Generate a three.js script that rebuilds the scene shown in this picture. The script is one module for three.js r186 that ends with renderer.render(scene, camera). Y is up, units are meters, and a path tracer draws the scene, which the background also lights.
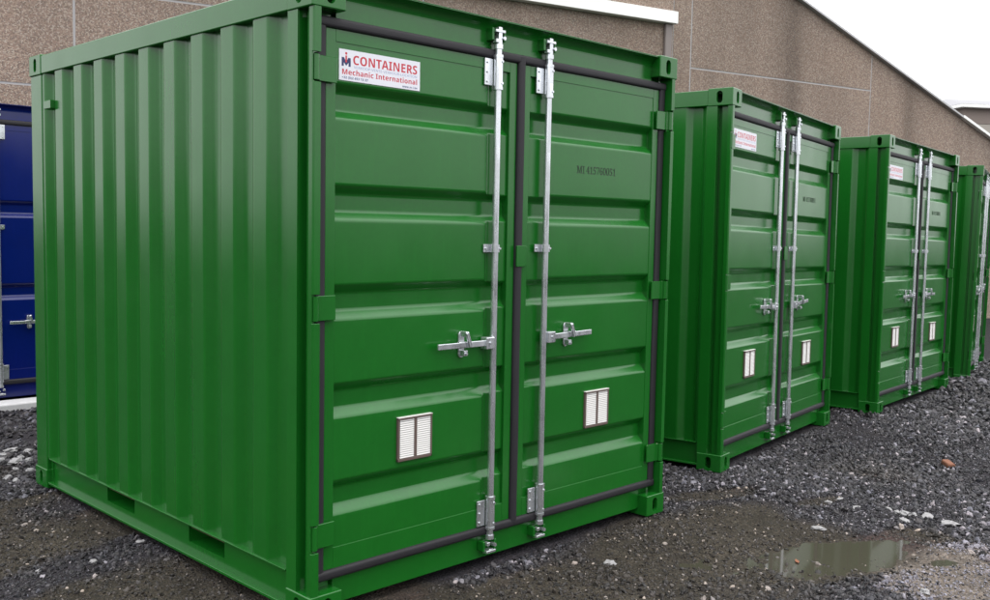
import * as THREE from 'three';
import { RoundedBoxGeometry } from 'three/addons/geometries/RoundedBoxGeometry.js';
import { TextGeometry } from 'three/addons/geometries/TextGeometry.js';
import { FontLoader } from 'three/addons/loaders/FontLoader.js';
import { mergeGeometries, mergeVertices } from 'three/addons/utils/BufferGeometryUtils.js';
import { Brush, Evaluator, SUBTRACTION } from 'three-bvh-csg';

// ---------------------------------------------------------------- camera, sky, sun, exposure
const scene = new THREE.Scene();
const camera = new THREE.PerspectiveCamera(34.166, 990 / 600, 0.05, 900);
camera.position.set(-2.2012, 1.6302, 3.2276);
camera.rotation.set(-0.07459, -0.78535, 0.01881, 'YXZ');

const renderer = new THREE.WebGLRenderer({ antialias: true });
renderer.toneMapping = THREE.LinearToneMapping;
renderer.toneMappingExposure = 1.3;
renderer.shadowMap.enabled = true;

// ---------------------------------------------------------------- seeded noise
function rng(seed) { let s = seed >>> 0; return () => { s = (s + 0x6d2b79f5) | 0; let t = Math.imul(s ^ (s >>> 15), 1 | s); t = (t + Math.imul(t ^ (t >>> 7), 61 | t)) ^ t; return ((t ^ (t >>> 14)) >>> 0) / 4294967296; }; }
function hash(ix, iy, k = 0) { let h = Math.imul(ix, 374761393) + Math.imul(iy, 668265263) + Math.imul(k, 974711); h = Math.imul(h ^ (h >>> 13), 1274126177); return ((h ^ (h >>> 16)) >>> 0) / 4294967296; }
function vnoise(x, y, k = 0) {
  const ix = Math.floor(x), iy = Math.floor(y); let fx = x - ix, fy = y - iy; fx = fx * fx * (3 - 2 * fx); fy = fy * fy * (3 - 2 * fy);
  const a = hash(ix, iy, k), b = hash(ix + 1, iy, k), c = hash(ix, iy + 1, k), d = hash(ix + 1, iy + 1, k);
  return a + (b - a) * fx + (c - a) * fy + (a - b - c + d) * fx * fy;
}
function fbm(x, y, k = 0, n = 4) { let s = 0, a = 0.5, t = 0; for (let i = 0; i < n; i++) { s += a * vnoise(x, y, k + i * 17); t += a; a *= 0.5; x = x * 2.03 + 5.1; y = y * 2.03 - 3.7; } return s / t; }
const sstep = (a, b, x) => { const t = Math.min(1, Math.max(0, (x - a) / (b - a))); return t * t * (3 - 2 * t); };
const lerp = (a, b, t) => a + (b - a) * t;

// overcast sky: an even white cloud deck, a little brighter overhead
{
  const w = 256, h = 128, d = new Float32Array(w * h * 4);
  for (let j = 0; j < h; j++) for (let i = 0; i < w; i++) {
    const el = ((j + 0.5) / h - 0.5) * Math.PI, az = (i + 0.5) / w * 2 * Math.PI, sn = Math.max(0, Math.sin(el));
    let l = el > 0 ? 1.1 + 1.5 * sn : 0.25;
    if (el > 0) l *= 0.93 + 0.14 * (0.5 * fbm(Math.cos(az) * 3 + 9, Math.sin(az) * 3 + sn * 5, 3) + 0.5 * fbm(Math.cos(az) * 7, Math.sin(az) * 7 + sn * 9, 8));
    const o = (j * w + i) * 4; d[o] = l * 0.99; d[o + 1] = l; d[o + 2] = l * 1.02; d[o + 3] = 1;
  }
  const sky = new THREE.DataTexture(d, w, h, THREE.RGBAFormat, THREE.FloatType);
  sky.mapping = THREE.EquirectangularReflectionMapping; sky.magFilter = THREE.LinearFilter; sky.needsUpdate = true;
  scene.background = sky; scene.environment = sky;
}
const sun = new THREE.DirectionalLight(0xfff4e6, 0.8);
sun.position.set(3.5, 24, 6); sun.target.position.set(3, 0, -1);
sun.shadow.radius = 30; sun.castShadow = true; sun.shadow.mapSize.set(2048, 2048);
Object.assign(sun.shadow.camera, { left: -20, right: 24, top: 20, bottom: -20, near: 1, far: 60 });
scene.add(sun, sun.target);

// ---------------------------------------------------------------- naming helpers
const used = new Map();
function numbered(n) { const k = used.get(n) ?? 0; used.set(n, k + 1); return k ? `${n}_${String(k).padStart(3, '0')}` : n; }
function part(name, geo, mat, parent) { const m = new THREE.Mesh(geo, mat); m.name = name; m.castShadow = m.receiveShadow = true; parent.add(m); return m; }
function thing(name, label, category, group) { const g = new THREE.Group(); g.name = numbered(name); scene.add(g); tag(g, label, category, group); return g; }
function tag(o, label, category, group, kind) { if (label) o.userData.label = label; if (category) o.userData.category = category; if (group) o.userData.group = group; if (kind) o.userData.kind = kind; return o; }

// ---------------------------------------------------------------- geometry helpers
// uv in metres from the face's main direction
function uvm(geo) {
  const g = geo.index ? geo.toNonIndexed() : geo, p = g.attributes.position, n = g.attributes.normal, uv = new Float32Array(p.count * 2);
  const A = new THREE.Vector3(), B = new THREE.Vector3(), C = new THREE.Vector3();
  for (let i = 0; i < p.count; i += 3) {
    A.fromBufferAttribute(p, i); B.fromBufferAttribute(p, i + 1); C.fromBufferAttribute(p, i + 2);
    const fn = B.clone().sub(A).cross(C.clone().sub(A)), ax = Math.abs(fn.x), ay = Math.abs(fn.y), az = Math.abs(fn.z);
    for (let k = 0; k < 3; k++) {
      const x = p.getX(i + k), y = p.getY(i + k), z = p.getZ(i + k), o = (i + k) * 2;
      if (ax >= ay && ax >= az) { uv[o] = z; uv[o + 1] = y; } else if (ay >= az) { uv[o] = x; uv[o + 1] = z; } else { uv[o] = x; uv[o + 1] = y; }
    }
  }
  const out = new THREE.BufferGeometry();
  out.setAttribute('position', p.clone()); out.setAttribute('normal', n.clone()); out.setAttribute('uv', new THREE.BufferAttribute(uv, 2));
  return out;
}
function bx(x0, x1, y0, y1, z0, z1, r = 0.003) {
  const w = Math.abs(x1 - x0), h = Math.abs(y1 - y0), d = Math.abs(z1 - z0), rr = Math.min(r, w * 0.3, h * 0.3, d * 0.3);
  const g = rr > 0.0004 ? new RoundedBoxGeometry(w, h, d, 1, rr) : new THREE.BoxGeometry(w, h, d);
  g.translate((x0 + x1) / 2, (y0 + y1) / 2, (z0 + z1) / 2);
  return uvm(g);
}
function cyl(r, len, x, y, z, axis = 'y', seg = 20, r2 = r) {
  const g = new THREE.CylinderGeometry(r2, r, len, seg);
  if (axis === 'x') g.rotateZ(Math.PI / 2); if (axis === 'z') g.rotateX(Math.PI / 2);
  g.translate(x, y, z); return uvm(g);
}
function prismY(pts, y0, y1, bevel = 0.002) { // polygon in x,z extruded along y
  const s = new THREE.Shape(pts.map(([x, z]) => new THREE.Vector2(x, -z)));
  const g = new THREE.ExtrudeGeometry(s, { depth: y1 - y0 - 2 * bevel, bevelEnabled: bevel > 0, bevelThickness: bevel, bevelSize: bevel, bevelOffset: -bevel, bevelSegments: 1, curveSegments: 8 });
  g.rotateX(-Math.PI / 2); g.translate(0, y0 + bevel, 0); return uvm(g);
}
const merge = (...a) => mergeGeometries(a.flat());
// sheet folded along a profile of (s, depth) points, bends rounded
function rounded(pts, r) {
  const o = [pts[0]];
  for (let i = 1; i < pts.length - 1; i++) {
    const [a, b, c] = [pts[i - 1], pts[i], pts[i + 1]], la = Math.hypot(a[0] - b[0], a[1] - b[1]), lc = Math.hypot(c[0] - b[0], c[1] - b[1]), t = Math.min(r, la * 0.45, lc * 0.45);
    const P = [b[0] + (a[0] - b[0]) * t / la, b[1] + (a[1] - b[1]) * t / la], Q = [b[0] + (c[0] - b[0]) * t / lc, b[1] + (c[1] - b[1]) * t / lc];
    for (let k = 0; k <= 4; k++) { const u = k / 4, v = 1 - u; o.push([v * v * P[0] + 2 * u * v * b[0] + u * u * Q[0], v * v * P[1] + 2 * u * v * b[1] + u * u * Q[1]]); }
  }
  o.push(pts[pts.length - 1]); return o;
}
function grid(nu, nv, f, flip = false) { // smooth sheet f(i, j) -> [x, y, z]
  const pos = [], idx = [];
  for (let j = 0; j < nv; j++) for (let i = 0; i < nu; i++) pos.push(...f(i, j));
  for (let j = 0; j < nv - 1; j++) for (let i = 0; i < nu - 1; i++) { const a = j * nu + i, b = a + 1, c = a + nu, d = c + 1; flip ? idx.push(a, c, b, b, c, d) : idx.push(a, b, c, b, d, c); }
  const g = new THREE.BufferGeometry(); g.setAttribute('position', new THREE.Float32BufferAttribute(pos, 3)); g.setIndex(idx); g.computeVertexNormals(); return g;
}

// ---------------------------------------------------------------- textures and materials
function dataTex(w, h, fn, srgb) {
  const d = new Uint8Array(w * h * 4);
  for (let j = 0; j < h; j++) for (let i = 0; i < w; i++) { const c = fn(i, j), o = (j * w + i) * 4; d[o] = c[0]; d[o + 1] = c[1]; d[o + 2] = c[2]; d[o + 3] = 255; }
  const t = new THREE.DataTexture(d, w, h); t.wrapS = t.wrapT = THREE.RepeatWrapping; t.magFilter = THREE.LinearFilter; t.minFilter = THREE.LinearMipmapLinearFilter; t.generateMipmaps = true;
  if (srgb) t.colorSpace = THREE.SRGBColorSpace; t.needsUpdate = true; return t;
}
// tiling noise
function tnoise(x, y, px, k) {
  const ix = Math.floor(x), iy = Math.floor(y); let fx = x - ix, fy = y - iy; fx = fx * fx * (3 - 2 * fx); fy = fy * fy * (3 - 2 * fy);
  const m = (v) => ((v % px) + px) % px, a = hash(m(ix), m(iy), k), b = hash(m(ix + 1), m(iy), k), c = hash(m(ix), m(iy + 1), k), d = hash(m(ix + 1), m(iy + 1), k);
  return a + (b - a) * fx + (c - a) * fy + (a - b - c + d) * fx * fy;
}
const toByte = (l) => { l = Math.min(1, Math.max(0, l)); return Math.round(255 * (l <= 0.0031308 ? 12.92 * l : 1.055 * Math.pow(l, 1 / 2.4) - 0.055)); };
// jittered cells: returns [nearest id x, id y, distance to nearest, distance to second]
function cells(n, size, k) {
  const cw = size / n, out = new Float32Array(size * size * 3);
  for (let j = 0; j < size; j++) for (let i = 0; i < size; i++) {
    const x = i / cw, y = j / cw, cx = Math.floor(x), cy = Math.floor(y); let d1 = 9, d2 = 9, id = 0;
    for (let b = -1; b <= 1; b++) for (let a = -1; a <= 1; a++) {
      const gx = cx + a, gy = cy + b, mx = (gx + n) % n, my = (gy + n) % n, dx = gx + 0.1 + 0.8 * hash(mx, my, k) - x, dy = gy + 0.1 + 0.8 * hash(mx, my, k + 1) - y, d = dx * dx + dy * dy;
      if (d < d1) { d2 = d1; d1 = d; id = hash(mx, my, k + 2); } else if (d < d2) d2 = d;
    }
    const o = (j * size + i) * 3; out[o] = id; out[o + 1] = Math.sqrt(d1); out[o + 2] = Math.sqrt(d2);
  }
  return out;
}

// paint: faint orange peel, dust specks and thin rinse marks
const paintTex = dataTex(512, 512, (i, j) => {
  const a = tnoise(i / 8, j / 8, 64, 1), b = tnoise(i / 64, j / 64, 8, 2), c = hash(i, j, 5), s = tnoise(i / 6, j / 90, 512, 9);
  const v = 0.86 + 0.06 * a + 0.07 * b + 0.03 * c + (s > 0.8 ? 0.04 : 0); const q = Math.min(255, v * 255); return [q, q, q];
}, false);
const paintRough = dataTex(512, 512, (i, j) => { const a = tnoise(i / 5, j / 5, 512, 21), b = tnoise(i / 64, j / 64, 8, 22), v = 205 + 10 * (a - 0.5) + 45 * (b - 0.5); return [v, v, v]; });
for (const t of [paintTex, paintRough]) t.repeat.set(0.9, 0.9);
const paint = (r, g, b) => new THREE.MeshPhysicalMaterial({ color: new THREE.Color().setRGB(r, g, b), map: paintTex, roughness: 0.27, roughnessMap: paintRough, metalness: 0, ior: 1.5, side: THREE.DoubleSide });
const GREEN = paint(0.0065, 0.11, 0.0105), BLUE = paint(0.0012, 0.007, 0.105);
const rubberTex = dataTex(256, 256, (i, j) => { const v = 150 + 60 * tnoise(i / 16, j / 16, 16, 41) + 40 * hash(i, j, 4) * tnoise(i / 32, j / 32, 8, 44); return [v, v * 0.98, v]; });
const RUBBER = new THREE.MeshStandardMaterial({ color: new THREE.Color().setRGB(0.009, 0.0075, 0.012), map: rubberTex, roughness: 0.66 });
const zincTex = dataTex(256, 256, (i, j) => { const a = tnoise(i / 10, j / 10, 128, 51), b = tnoise(i / 24, j / 60, 256, 52), v = 170 + 14 * a + 55 * b; return [v, v * 1.01, v * 1.03]; });
zincTex.repeat.set(3, 3);
const zincRough = dataTex(256, 256, (i, j) => { const v = 90 + 110 * tnoise(i / 32, j / 64, 256, 55); return [v, v, v]; }); zincRough.repeat.set(3, 3);
const ZINC = new THREE.MeshStandardMaterial({ color: new THREE.Color().setRGB(0.8, 0.82, 0.84), map: zincTex, roughness: 0.46, roughnessMap: zincRough, metalness: 0.85 });
const WHITE = new THREE.MeshStandardMaterial({ color: new THREE.Color().setRGB(0.66, 0.65, 0.63), roughness: 0.5 });
const VENTFRAME = new THREE.MeshStandardMaterial({ color: new THREE.Color().setRGB(0.1, 0.07, 0.06), roughness: 0.5 });
const INK = new THREE.MeshStandardMaterial({ color: new THREE.Color().setRGB(0.012, 0.02, 0.014), roughness: 0.7 });

// sticker print
function stickerTexture() {
  const c = document.createElement('canvas'); c.width = 1024; c.height = 298; const x = c.getContext('2d');
  x.fillStyle = '#f4f5fb'; x.fillRect(0, 0, 1024, 298);
  x.textBaseline = 'alphabetic';
  const fit = (t, font, x0, y, w, col) => { x.font = font; x.fillStyle = col; x.save(); x.translate(x0, y); x.scale(w / x.measureText(t).width, 1); x.fillText(t, 0, 0); x.restore(); };
  x.fillStyle = '#1b2460'; // the m of the emblem, with a red i standing in it
  x.fillRect(30, 78, 26, 84); x.fillRect(112, 78, 26, 84);
  x.beginPath(); x.moveTo(30, 78); x.lineTo(60, 78); x.lineTo(84, 122); x.lineTo(108, 78); x.lineTo(138, 78); x.lineTo(138, 96); x.lineTo(84, 158); x.lineTo(30, 96); x.closePath(); x.fill();
  x.fillStyle = '#d02a3c'; x.fillRect(74, 58, 20, 66); x.beginPath(); x.arc(84, 38, 13, 0, 7); x.fill();
  fit('CONTAINERS', 'bold 122px sans-serif', 160, 134, 830, '#cf2336');
  fit('VERKOOP-VENTE-VERHUUR-LOCATION', '34px sans-serif', 176, 172, 810, '#8f9bc0');
  fit('Mechanic International', 'bold 72px sans-serif', 30, 240, 962, '#cf2336');
  fit('+32 (0)2 453 13 37', 'bold 32px sans-serif', 32, 280, 320, '#27316b');
  fit('www.m-i.be', 'bold 30px sans-serif', 790, 284, 200, '#27316b');
  const t = new THREE.CanvasTexture(c); t.colorSpace = THREE.SRGBColorSpace; t.anisotropy = 8; return t;
}
const STICKER = new THREE.MeshStandardMaterial({ color: new THREE.Color().setRGB(0.72, 0.72, 0.74), map: stickerTexture(), roughness: 0.4 });

// ---------------------------------------------------------------- ground
const clayBase = (x) => (x > 3 ? -0.0125 * (Math.min(x, 16) - 3) : 0);
const PUDDLES = [ // x, z, radius x, radius z, turn, depth, water standing in it
  [2.44, 0.97, 0.72, 0.29, 0.35, 0.028, 1], [3.05, -0.02, 0.36, 0.13, 0.3, 0.012, 0], [1.86, 0.57, 0.28, 0.16, 0.5, 0.02, 1], [2.36, 0.24, 0.26, 0.1, 0.4, 0.012, 0],
  [2.9, 1.45, 0.2, 0.08, 0.3, 0.017, 1], [3.4, 0.47, 0.2, 0.08, 0.2, 0.01, 0], [0.02, -1.93, 0.22, 0.34, 0.1, 0.012, 0], [0.02, -0.72, 0.2, 0.5, 0.15, 0.014, 0], [1.02, 0.16, 0.36, 0.1, 0.1, 0.012, 0], [-0.7, -0.85, 0.26, 0.3, 0.2, 0.012, 0],
];
function puddleDip(x, z) {
  let s = 0;
  for (const [cx, cz, rx, rz, t, d] of PUDDLES) {
    const dx = x - cx, dz = z - cz; if (Math.abs(dx) > 1.6 || Math.abs(dz) > 1.6) continue;
    const u = (dx * Math.cos(t) + dz * Math.sin(t)) / rx, v = (-dx * Math.sin(t) + dz * Math.cos(t)) / rz, r = Math.hypot(u, v) + 1.0 * (fbm(x * 3.4, z * 3.4, 61, 5) - 0.5);
    s = Math.max(s, d * (1 - sstep(0.45, 1.25, r)));
  }
  return s;
}
// share of mud (1) against loose stone (0)
function mudShare(x, z) {
  const n = fbm(x * 0.9 + 3, z * 0.9, 71, 4);
  const left = (1 - sstep(-0.2, 0.9, x)) * (z < 0 ? 1 : 1 - sstep(0, 1, z)), band = Math.exp(-(((z + 1.4 + 0.25 * x + 0.25 * (vnoise(x * 2, z, 5) - 0.5)) / 0.16) ** 2)) * (1 - sstep(0.6, 1.2, x));
  const front = Math.exp(-(((z - 0.25) / 0.48) ** 2)) * (1 - sstep(2.4, 3.6, x)) * sstep(0.1, 0.5, x);
  const mid = Math.exp(-(((x - 2.4) / 1.1) ** 2 + ((z - 0.6) / 0.75) ** 2));
  let m = 0.9 * left + 0.85 * front + 0.6 * mid - 0.9 * band; m = m + 1.6 * (n - 0.5);
  m = Math.max(m, puddleDip(x, z) / 0.011);
  if (x < 0.5 && z < -2.7) m -= 0.8;
  return sstep(0.25, 0.75, m);
}
const paleShare = (x, z) => sstep(0.35, 0.75, Math.exp(-(((x - 2.85) / 0.7) ** 2 + ((z - 1.62) / 0.42) ** 2)) + 0.9 * (fbm(x * 2.2, z * 2.2, 81, 4) - 0.5));
function groundY(x, z) {
  const near = 1 - sstep(8, 22, Math.hypot(x, z));
  return clayBase(x) - 0.012 - puddleDip(x, z) + near * (0.022 * (fbm(x * 1.1, z * 1.1, 91, 3) - 0.5) + 0.016 * (fbm(x * 6, z * 6, 92, 3) - 0.5) + 0.009 * (vnoise(x * 26, z * 26, 93) - 0.5));
}
{
  const axis = (a, b, st, far) => { const o = []; let v = a, s = st; while (v > -far) { s *= 1.22; v -= s; o.unshift(v); } for (v = a; v <= b; v += st) o.push(v); s = st; while (v < far) { o.push(v); s *= 1.22; v += s; } return o; };
  const xs = axis(-2.2, 7.5, 0.028, 420), zs = axis(-4.6, 2.6, 0.028, 420), nx = xs.length, nz = zs.length, col = new Float32Array(nx * nz * 3), uv = new Float32Array(nx * nz * 2);
  const g = grid(nx, nz, (i, j) => [xs[i], groundY(xs[i], zs[j]), zs[j]], true);
  for (let j = 0; j < nz; j++) for (let i = 0; i < nx; i++) {
    const x = xs[i], z = zs[j], o = j * nx + i, m = mudShare(x, z), p = paleShare(x, z), n = fbm(x * 3, z * 3, 95, 4) - 0.5, fine = vnoise(x * 18, z * 18, 96) - 0.5;
    const yard = sstep(11, 16, Math.hypot(x - 2, z)); // dark asphalt round the gravel
    const red = sstep(0.55, 0.75, fbm(x * 1.7 + 8, z * 1.7, 97, 3));
    const stone = [0.046, 0.042, 0.049], mud = [lerp(0.072, 0.084, red), lerp(0.062, 0.058, red), lerp(0.048, 0.053, red)], pale = [0.22, 0.186, 0.16];
    for (let c = 0; c < 3; c++) col[o * 3 + c] = lerp(lerp(lerp(stone[c], mud[c], m), pale[c], p) * (1 + 0.7 * n + 0.35 * fine), 0.036, yard);
    uv[o * 2] = x; uv[o * 2 + 1] = z;
  }
  g.setAttribute('color', new THREE.BufferAttribute(col, 3)); g.setAttribute('uv', new THREE.BufferAttribute(uv, 2));
  const S = 1024, big = cells(110, S, 200), small = cells(300, S, 210);
  const map = dataTex(S, S, (i, j) => { const o = (j * S + i) * 3, a = 0.25 + 0.75 * big[o] ** 1.6, e = Math.min(1, (big[o + 2] - big[o + 1]) * 3), b = 0.4 + 0.8 * small[o]; const v = (0.3 + 0.7 * e) * a * 0.5 + 0.5 * b * 0.8, w = 0.06 * (hash(i >> 2, j >> 2, 4) - 0.5); return [toByte(v + w), toByte(v), toByte(v - w)]; }, true);
  const bump = dataTex(S, S, (i, j) => { const o = (j * S + i) * 3, e = Math.min(1, (big[o + 2] - big[o + 1]) * 2.2), f = Math.min(1, (small[o + 2] - small[o + 1]) * 2); const v = 255 * (0.65 * e * (0.4 + 0.6 * big[o]) + 0.35 * f * small[o]); return [v, v, v]; });
  for (const t of [map, bump]) t.repeat.set(1 / 2.3, 1 / 2.3);
  const ground = new THREE.Mesh(g, new THREE.MeshPhysicalMaterial({ vertexColors: true, map, bumpMap: bump, bumpScale: 0.008, roughness: 1, specularIntensity: 0.35 }));
  ground.name = 'ground'; ground.receiveShadow = true; tag(ground, null, null, null, 'structure'); scene.add(ground);
}
// puddles: shallow silty water lying level in the dips
const WATER = new THREE.MeshPhysicalMaterial({ color: new THREE.Color().setRGB(0.048, 0.043, 0.033), roughness: 0.05, ior: 1.33 });
PUDDLES.filter((q) => q[6]).forEach(([cx, cz, rx, rz, t, d]) => {
  const sh = new THREE.Shape(), N = 48;
  for (let i = 0; i <= N; i++) { const a = i / N * 2 * Math.PI, r = 1.25; const x = Math.cos(a) * rx * r, z = Math.sin(a) * rz * r; i ? sh.lineTo(x, z) : sh.moveTo(x, z); }
  const g = new THREE.ShapeGeometry(sh); g.rotateX(Math.PI / 2); g.rotateY(-t);
  const m = new THREE.Mesh(g, WATER.clone()); m.material.side = THREE.DoubleSide; m.position.set(cx, clayBase(cx) - 0.012 - d * 0.58 - 0.003, cz);
  m.name = numbered('puddle_water'); m.receiveShadow = true; tag(m, null, null, null, 'structure'); scene.add(m);
});

// ---------------------------------------------------------------- concrete hall behind the containers
const AGG = (() => {
  const S = 1024, a = cells(230, S, 400), b = cells(400, S, 410);
  const pal = [[0.5, 0.365, 0.285], [0.43, 0.305, 0.245], [0.62, 0.5, 0.4], [0.31, 0.23, 0.185], [0.52, 0.39, 0.31], [0.46, 0.335, 0.265], [0.7, 0.6, 0.5], [0.36, 0.28, 0.24]];
  const map = dataTex(S, S, (i, j) => {
    const o = (j * S + i) * 3, p = pal[Math.floor(a[o] * 7.99)], q = pal[Math.floor(b[o] * 7.99)], e = Math.min(1, (a[o + 2] - a[o + 1]) * 3.5), s = sstep(0.1, 0.5, e);
    return [0, 1, 2].map((c) => toByte(lerp(q[c] * 0.85, p[c], s)));
  }, true);
  const bump = dataTex(S, S, (i, j) => { const o = (j * S + i) * 3, v = 255 * Math.min(1, (a[o + 2] - a[o + 1]) * 1.6) * (0.5 + 0.5 * a[o]); return [v, v, v]; });
  for (const t of [map, bump]) t.repeat.set(1 / 3.4, 1 / 3.4);
  return new THREE.MeshStandardMaterial({ map, bumpMap: bump, bumpScale: 0.012, roughness: 0.92, vertexColors: true });
})();
const JOINT = new THREE.MeshStandardMaterial({ color: new THREE.Color().setRGB(0.36, 0.35, 0.35), roughness: 0.9 });
const SHEETWHITE = new THREE.MeshStandardMaterial({ color: new THREE.Color().setRGB(0.8, 0.8, 0.78), roughness: 0.5 });
const SHEETGREY = new THREE.MeshStandardMaterial({ color: new THREE.Color().setRGB(0.42, 0.42, 0.43), roughness: 0.55, metalness: 0.2 });
{
  const hall = thing('concrete_hall', 'brown pebbled concrete panel hall with sloping roofline behind the containers', 'building');
  hall.position.set(2.71, 0, -9.07); hall.rotation.y = -Math.atan(0.268);
  const PEAK = 4.9, gable = (s) => 5.9 - 0.3674 * (PEAK + Math.abs(s - PEAK) - 12.35), S0 = -4.7, S1 = 19.2, gap = 0.015;
  // body behind the panels
  const sh = new THREE.Shape([[S0, -0.6], [S1, -0.6], [S1, gable(S1) - 0.03], [PEAK, gable(PEAK) - 0.03], [S0, gable(S0) - 0.03]].map((p) => new THREE.Vector2(...p)));
  const body = new THREE.ExtrudeGeometry(sh, { depth: 16, bevelEnabled: false }); body.translate(0, 0, -16.006);
  part('wall_core', uvm(body), JOINT, hall); part('joint_filler', uvm(new THREE.ExtrudeGeometry(new THREE.Shape([[S0, -0.5], [9.37, -0.5], [9.37, gable(9.37) - 0.04], [PEAK, gable(PEAK) - 0.04], [S0, gable(S0) - 0.04]].map((p) => new THREE.Vector2(...p))), { depth: 0.06, bevelEnabled: false }).translate(0, 0, -0.006)), JOINT, hall);
  const stain = (s, y) => {
    let v = 0.57 + 0.22 * (fbm(s * 0.45, y * 0.5, 501, 4) - 0.5) + 0.16 * (fbm(s * 2.6, y * 0.35, 502, 3) - 0.5);
    for (const [c, w, d] of [[10.9 + 1.2, 0.35, 0.1], [12.3, 0.2, 0.14], [15.6, 0.28, 0.2], [17.4, 0.4, 0.1], [8.1, 0.3, 0.1], [-1.2, 0.4, 0.06]]) v -= d * Math.exp(-(((s - c) / w) ** 2)) * sstep(0.25, 0.7, fbm(s * 3, y * 1.3, 503, 3) + 0.15);
    return v;
  };
  const panel = (s0, s1, y0, top, proud = 0) => {
    const a = s0 + gap, b = s1 - gap, nu = Math.max(3, Math.ceil((b - a) / 0.12)) + 1, y1 = (s) => (typeof top === 'number' ? top - gap : top(s)), nv = Math.ceil((y1((a + b) / 2) - y0) / 0.12) + 2, off = hash(Math.round(s0 * 10), Math.round(y0 * 10), 7) * 3;
    const cols = [], uvs = [];
    // outer ring of vertices lies behind, so that each slab shows its thickness in the joints
    const f = (i, j) => {
      const ii = Math.min(nu, Math.max(1, i)), jj = Math.min(nv, Math.max(1, j)), s = a + (b - a) * (ii - 1) / (nu - 1), y = lerp(y0 + gap, y1(s), (jj - 1) / (nv - 1)), back = i !== ii || j !== jj;
      const v = stain(s, y), t = 0.04 * (fbm(s * 0.8, y * 0.8, 505, 3) - 0.5); cols.push(v * (1 + t), v, v * (1 - t)); uvs.push(s + off, y + off * 0.7);
      return [s, y, back ? -0.05 : proud];
    };
    const g = grid(nu + 2, nv + 2, f);
    g.setAttribute('color', new THREE.Float32BufferAttribute(cols, 3)); g.setAttribute('uv', new THREE.Float32BufferAttribute(uvs, 2));
    part('concrete_panel', g.toNonIndexed(), AGG, hall).geometry.computeVertexNormals();
  };
  const rows = [-0.3, 0.83, 2.03, 3.23, 4.43];
  for (const [s0, s1] of [[-4.7, 0], [0, 4.7], [4.7, 9.38]]) {
    for (let r = 0; r < 4; r++) panel(s0, s1, rows[r], rows[r + 1], 0.06);
    const split = s0 < PEAK && s1 > PEAK;
    if (s0 >= 0) { panel(s0, s1, 4.43, 5.1, 0.06); panel(s0, s1, 5.27, gable, 0.06); } else panel(s0, s1, Math.min(4.43, gable(s0)) - 0, (s) => Math.max(4.5, gable(s)), 0.06);
  }
  panel(9.42, 9.83, -0.3, gable, 0);
  for (let r = 0; r < 4; r++) panel(9.83, 14.43, rows[r], rows[r + 1]);
  panel(9.83, 14.43, 4.43, gable);
  panel(14.43, S1, -0.3, gable);
  part('white_fascia', bx(0, 9.36, 5.085, 5.285, 0.02, 0.2, 0.008), SHEETWHITE, hall);
  part('downpipe', bx(9.16, 9.3, -0.2, 5.085, 0.066, 0.13, 0.02), new THREE.MeshStandardMaterial({ color: new THREE.Color().setRGB(0.2, 0.17, 0.16), roughness: 0.6 }), hall);
  // coping on the slope
  const slope = (sa, sb, h, mat, z1, name) => {
    const n = Math.hypot(sb - sa, gable(sb) - gable(sa)), g = new THREE.BoxGeometry(n, h, 0.3); g.rotateZ(Math.atan2(gable(sb) - gable(sa), sb - sa)); g.translate((sa + sb) / 2, (gable(sa) + gable(sb)) / 2 + h / 2 - 0.004, z1 - 0.15); part(name, uvm(g), mat, hall);
  };
  slope(PEAK, 17.25, 0.035, SHEETGREY, 0.09, 'coping'); slope(17.25, S1 + 0.1, 0.055, SHEETWHITE, 0.1, 'coping'); slope(S0 - 0.1, PEAK, 0.035, SHEETGREY, 0.11, 'coping');
  const roof = new THREE.Shape([[S0 - 0.2, gable(S0 - 0.2)], [PEAK, gable(PEAK)], [S1 + 0.2, gable(S1 + 0.2)], [S1 + 0.2, gable(S1 + 0.2) - 0.025], [PEAK, gable(PEAK) - 0.025], [S0 - 0.2, gable(S0 - 0.2) - 0.025]].map((p) => new THREE.Vector2(p[0], p[1] + 0.002)));
  const rg = new THREE.ExtrudeGeometry(roof, { depth: 15.8, bevelEnabled: false }); rg.translate(0, 0, -16.05); part('roof', uvm(rg), SHEETGREY, hall);
}
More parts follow.
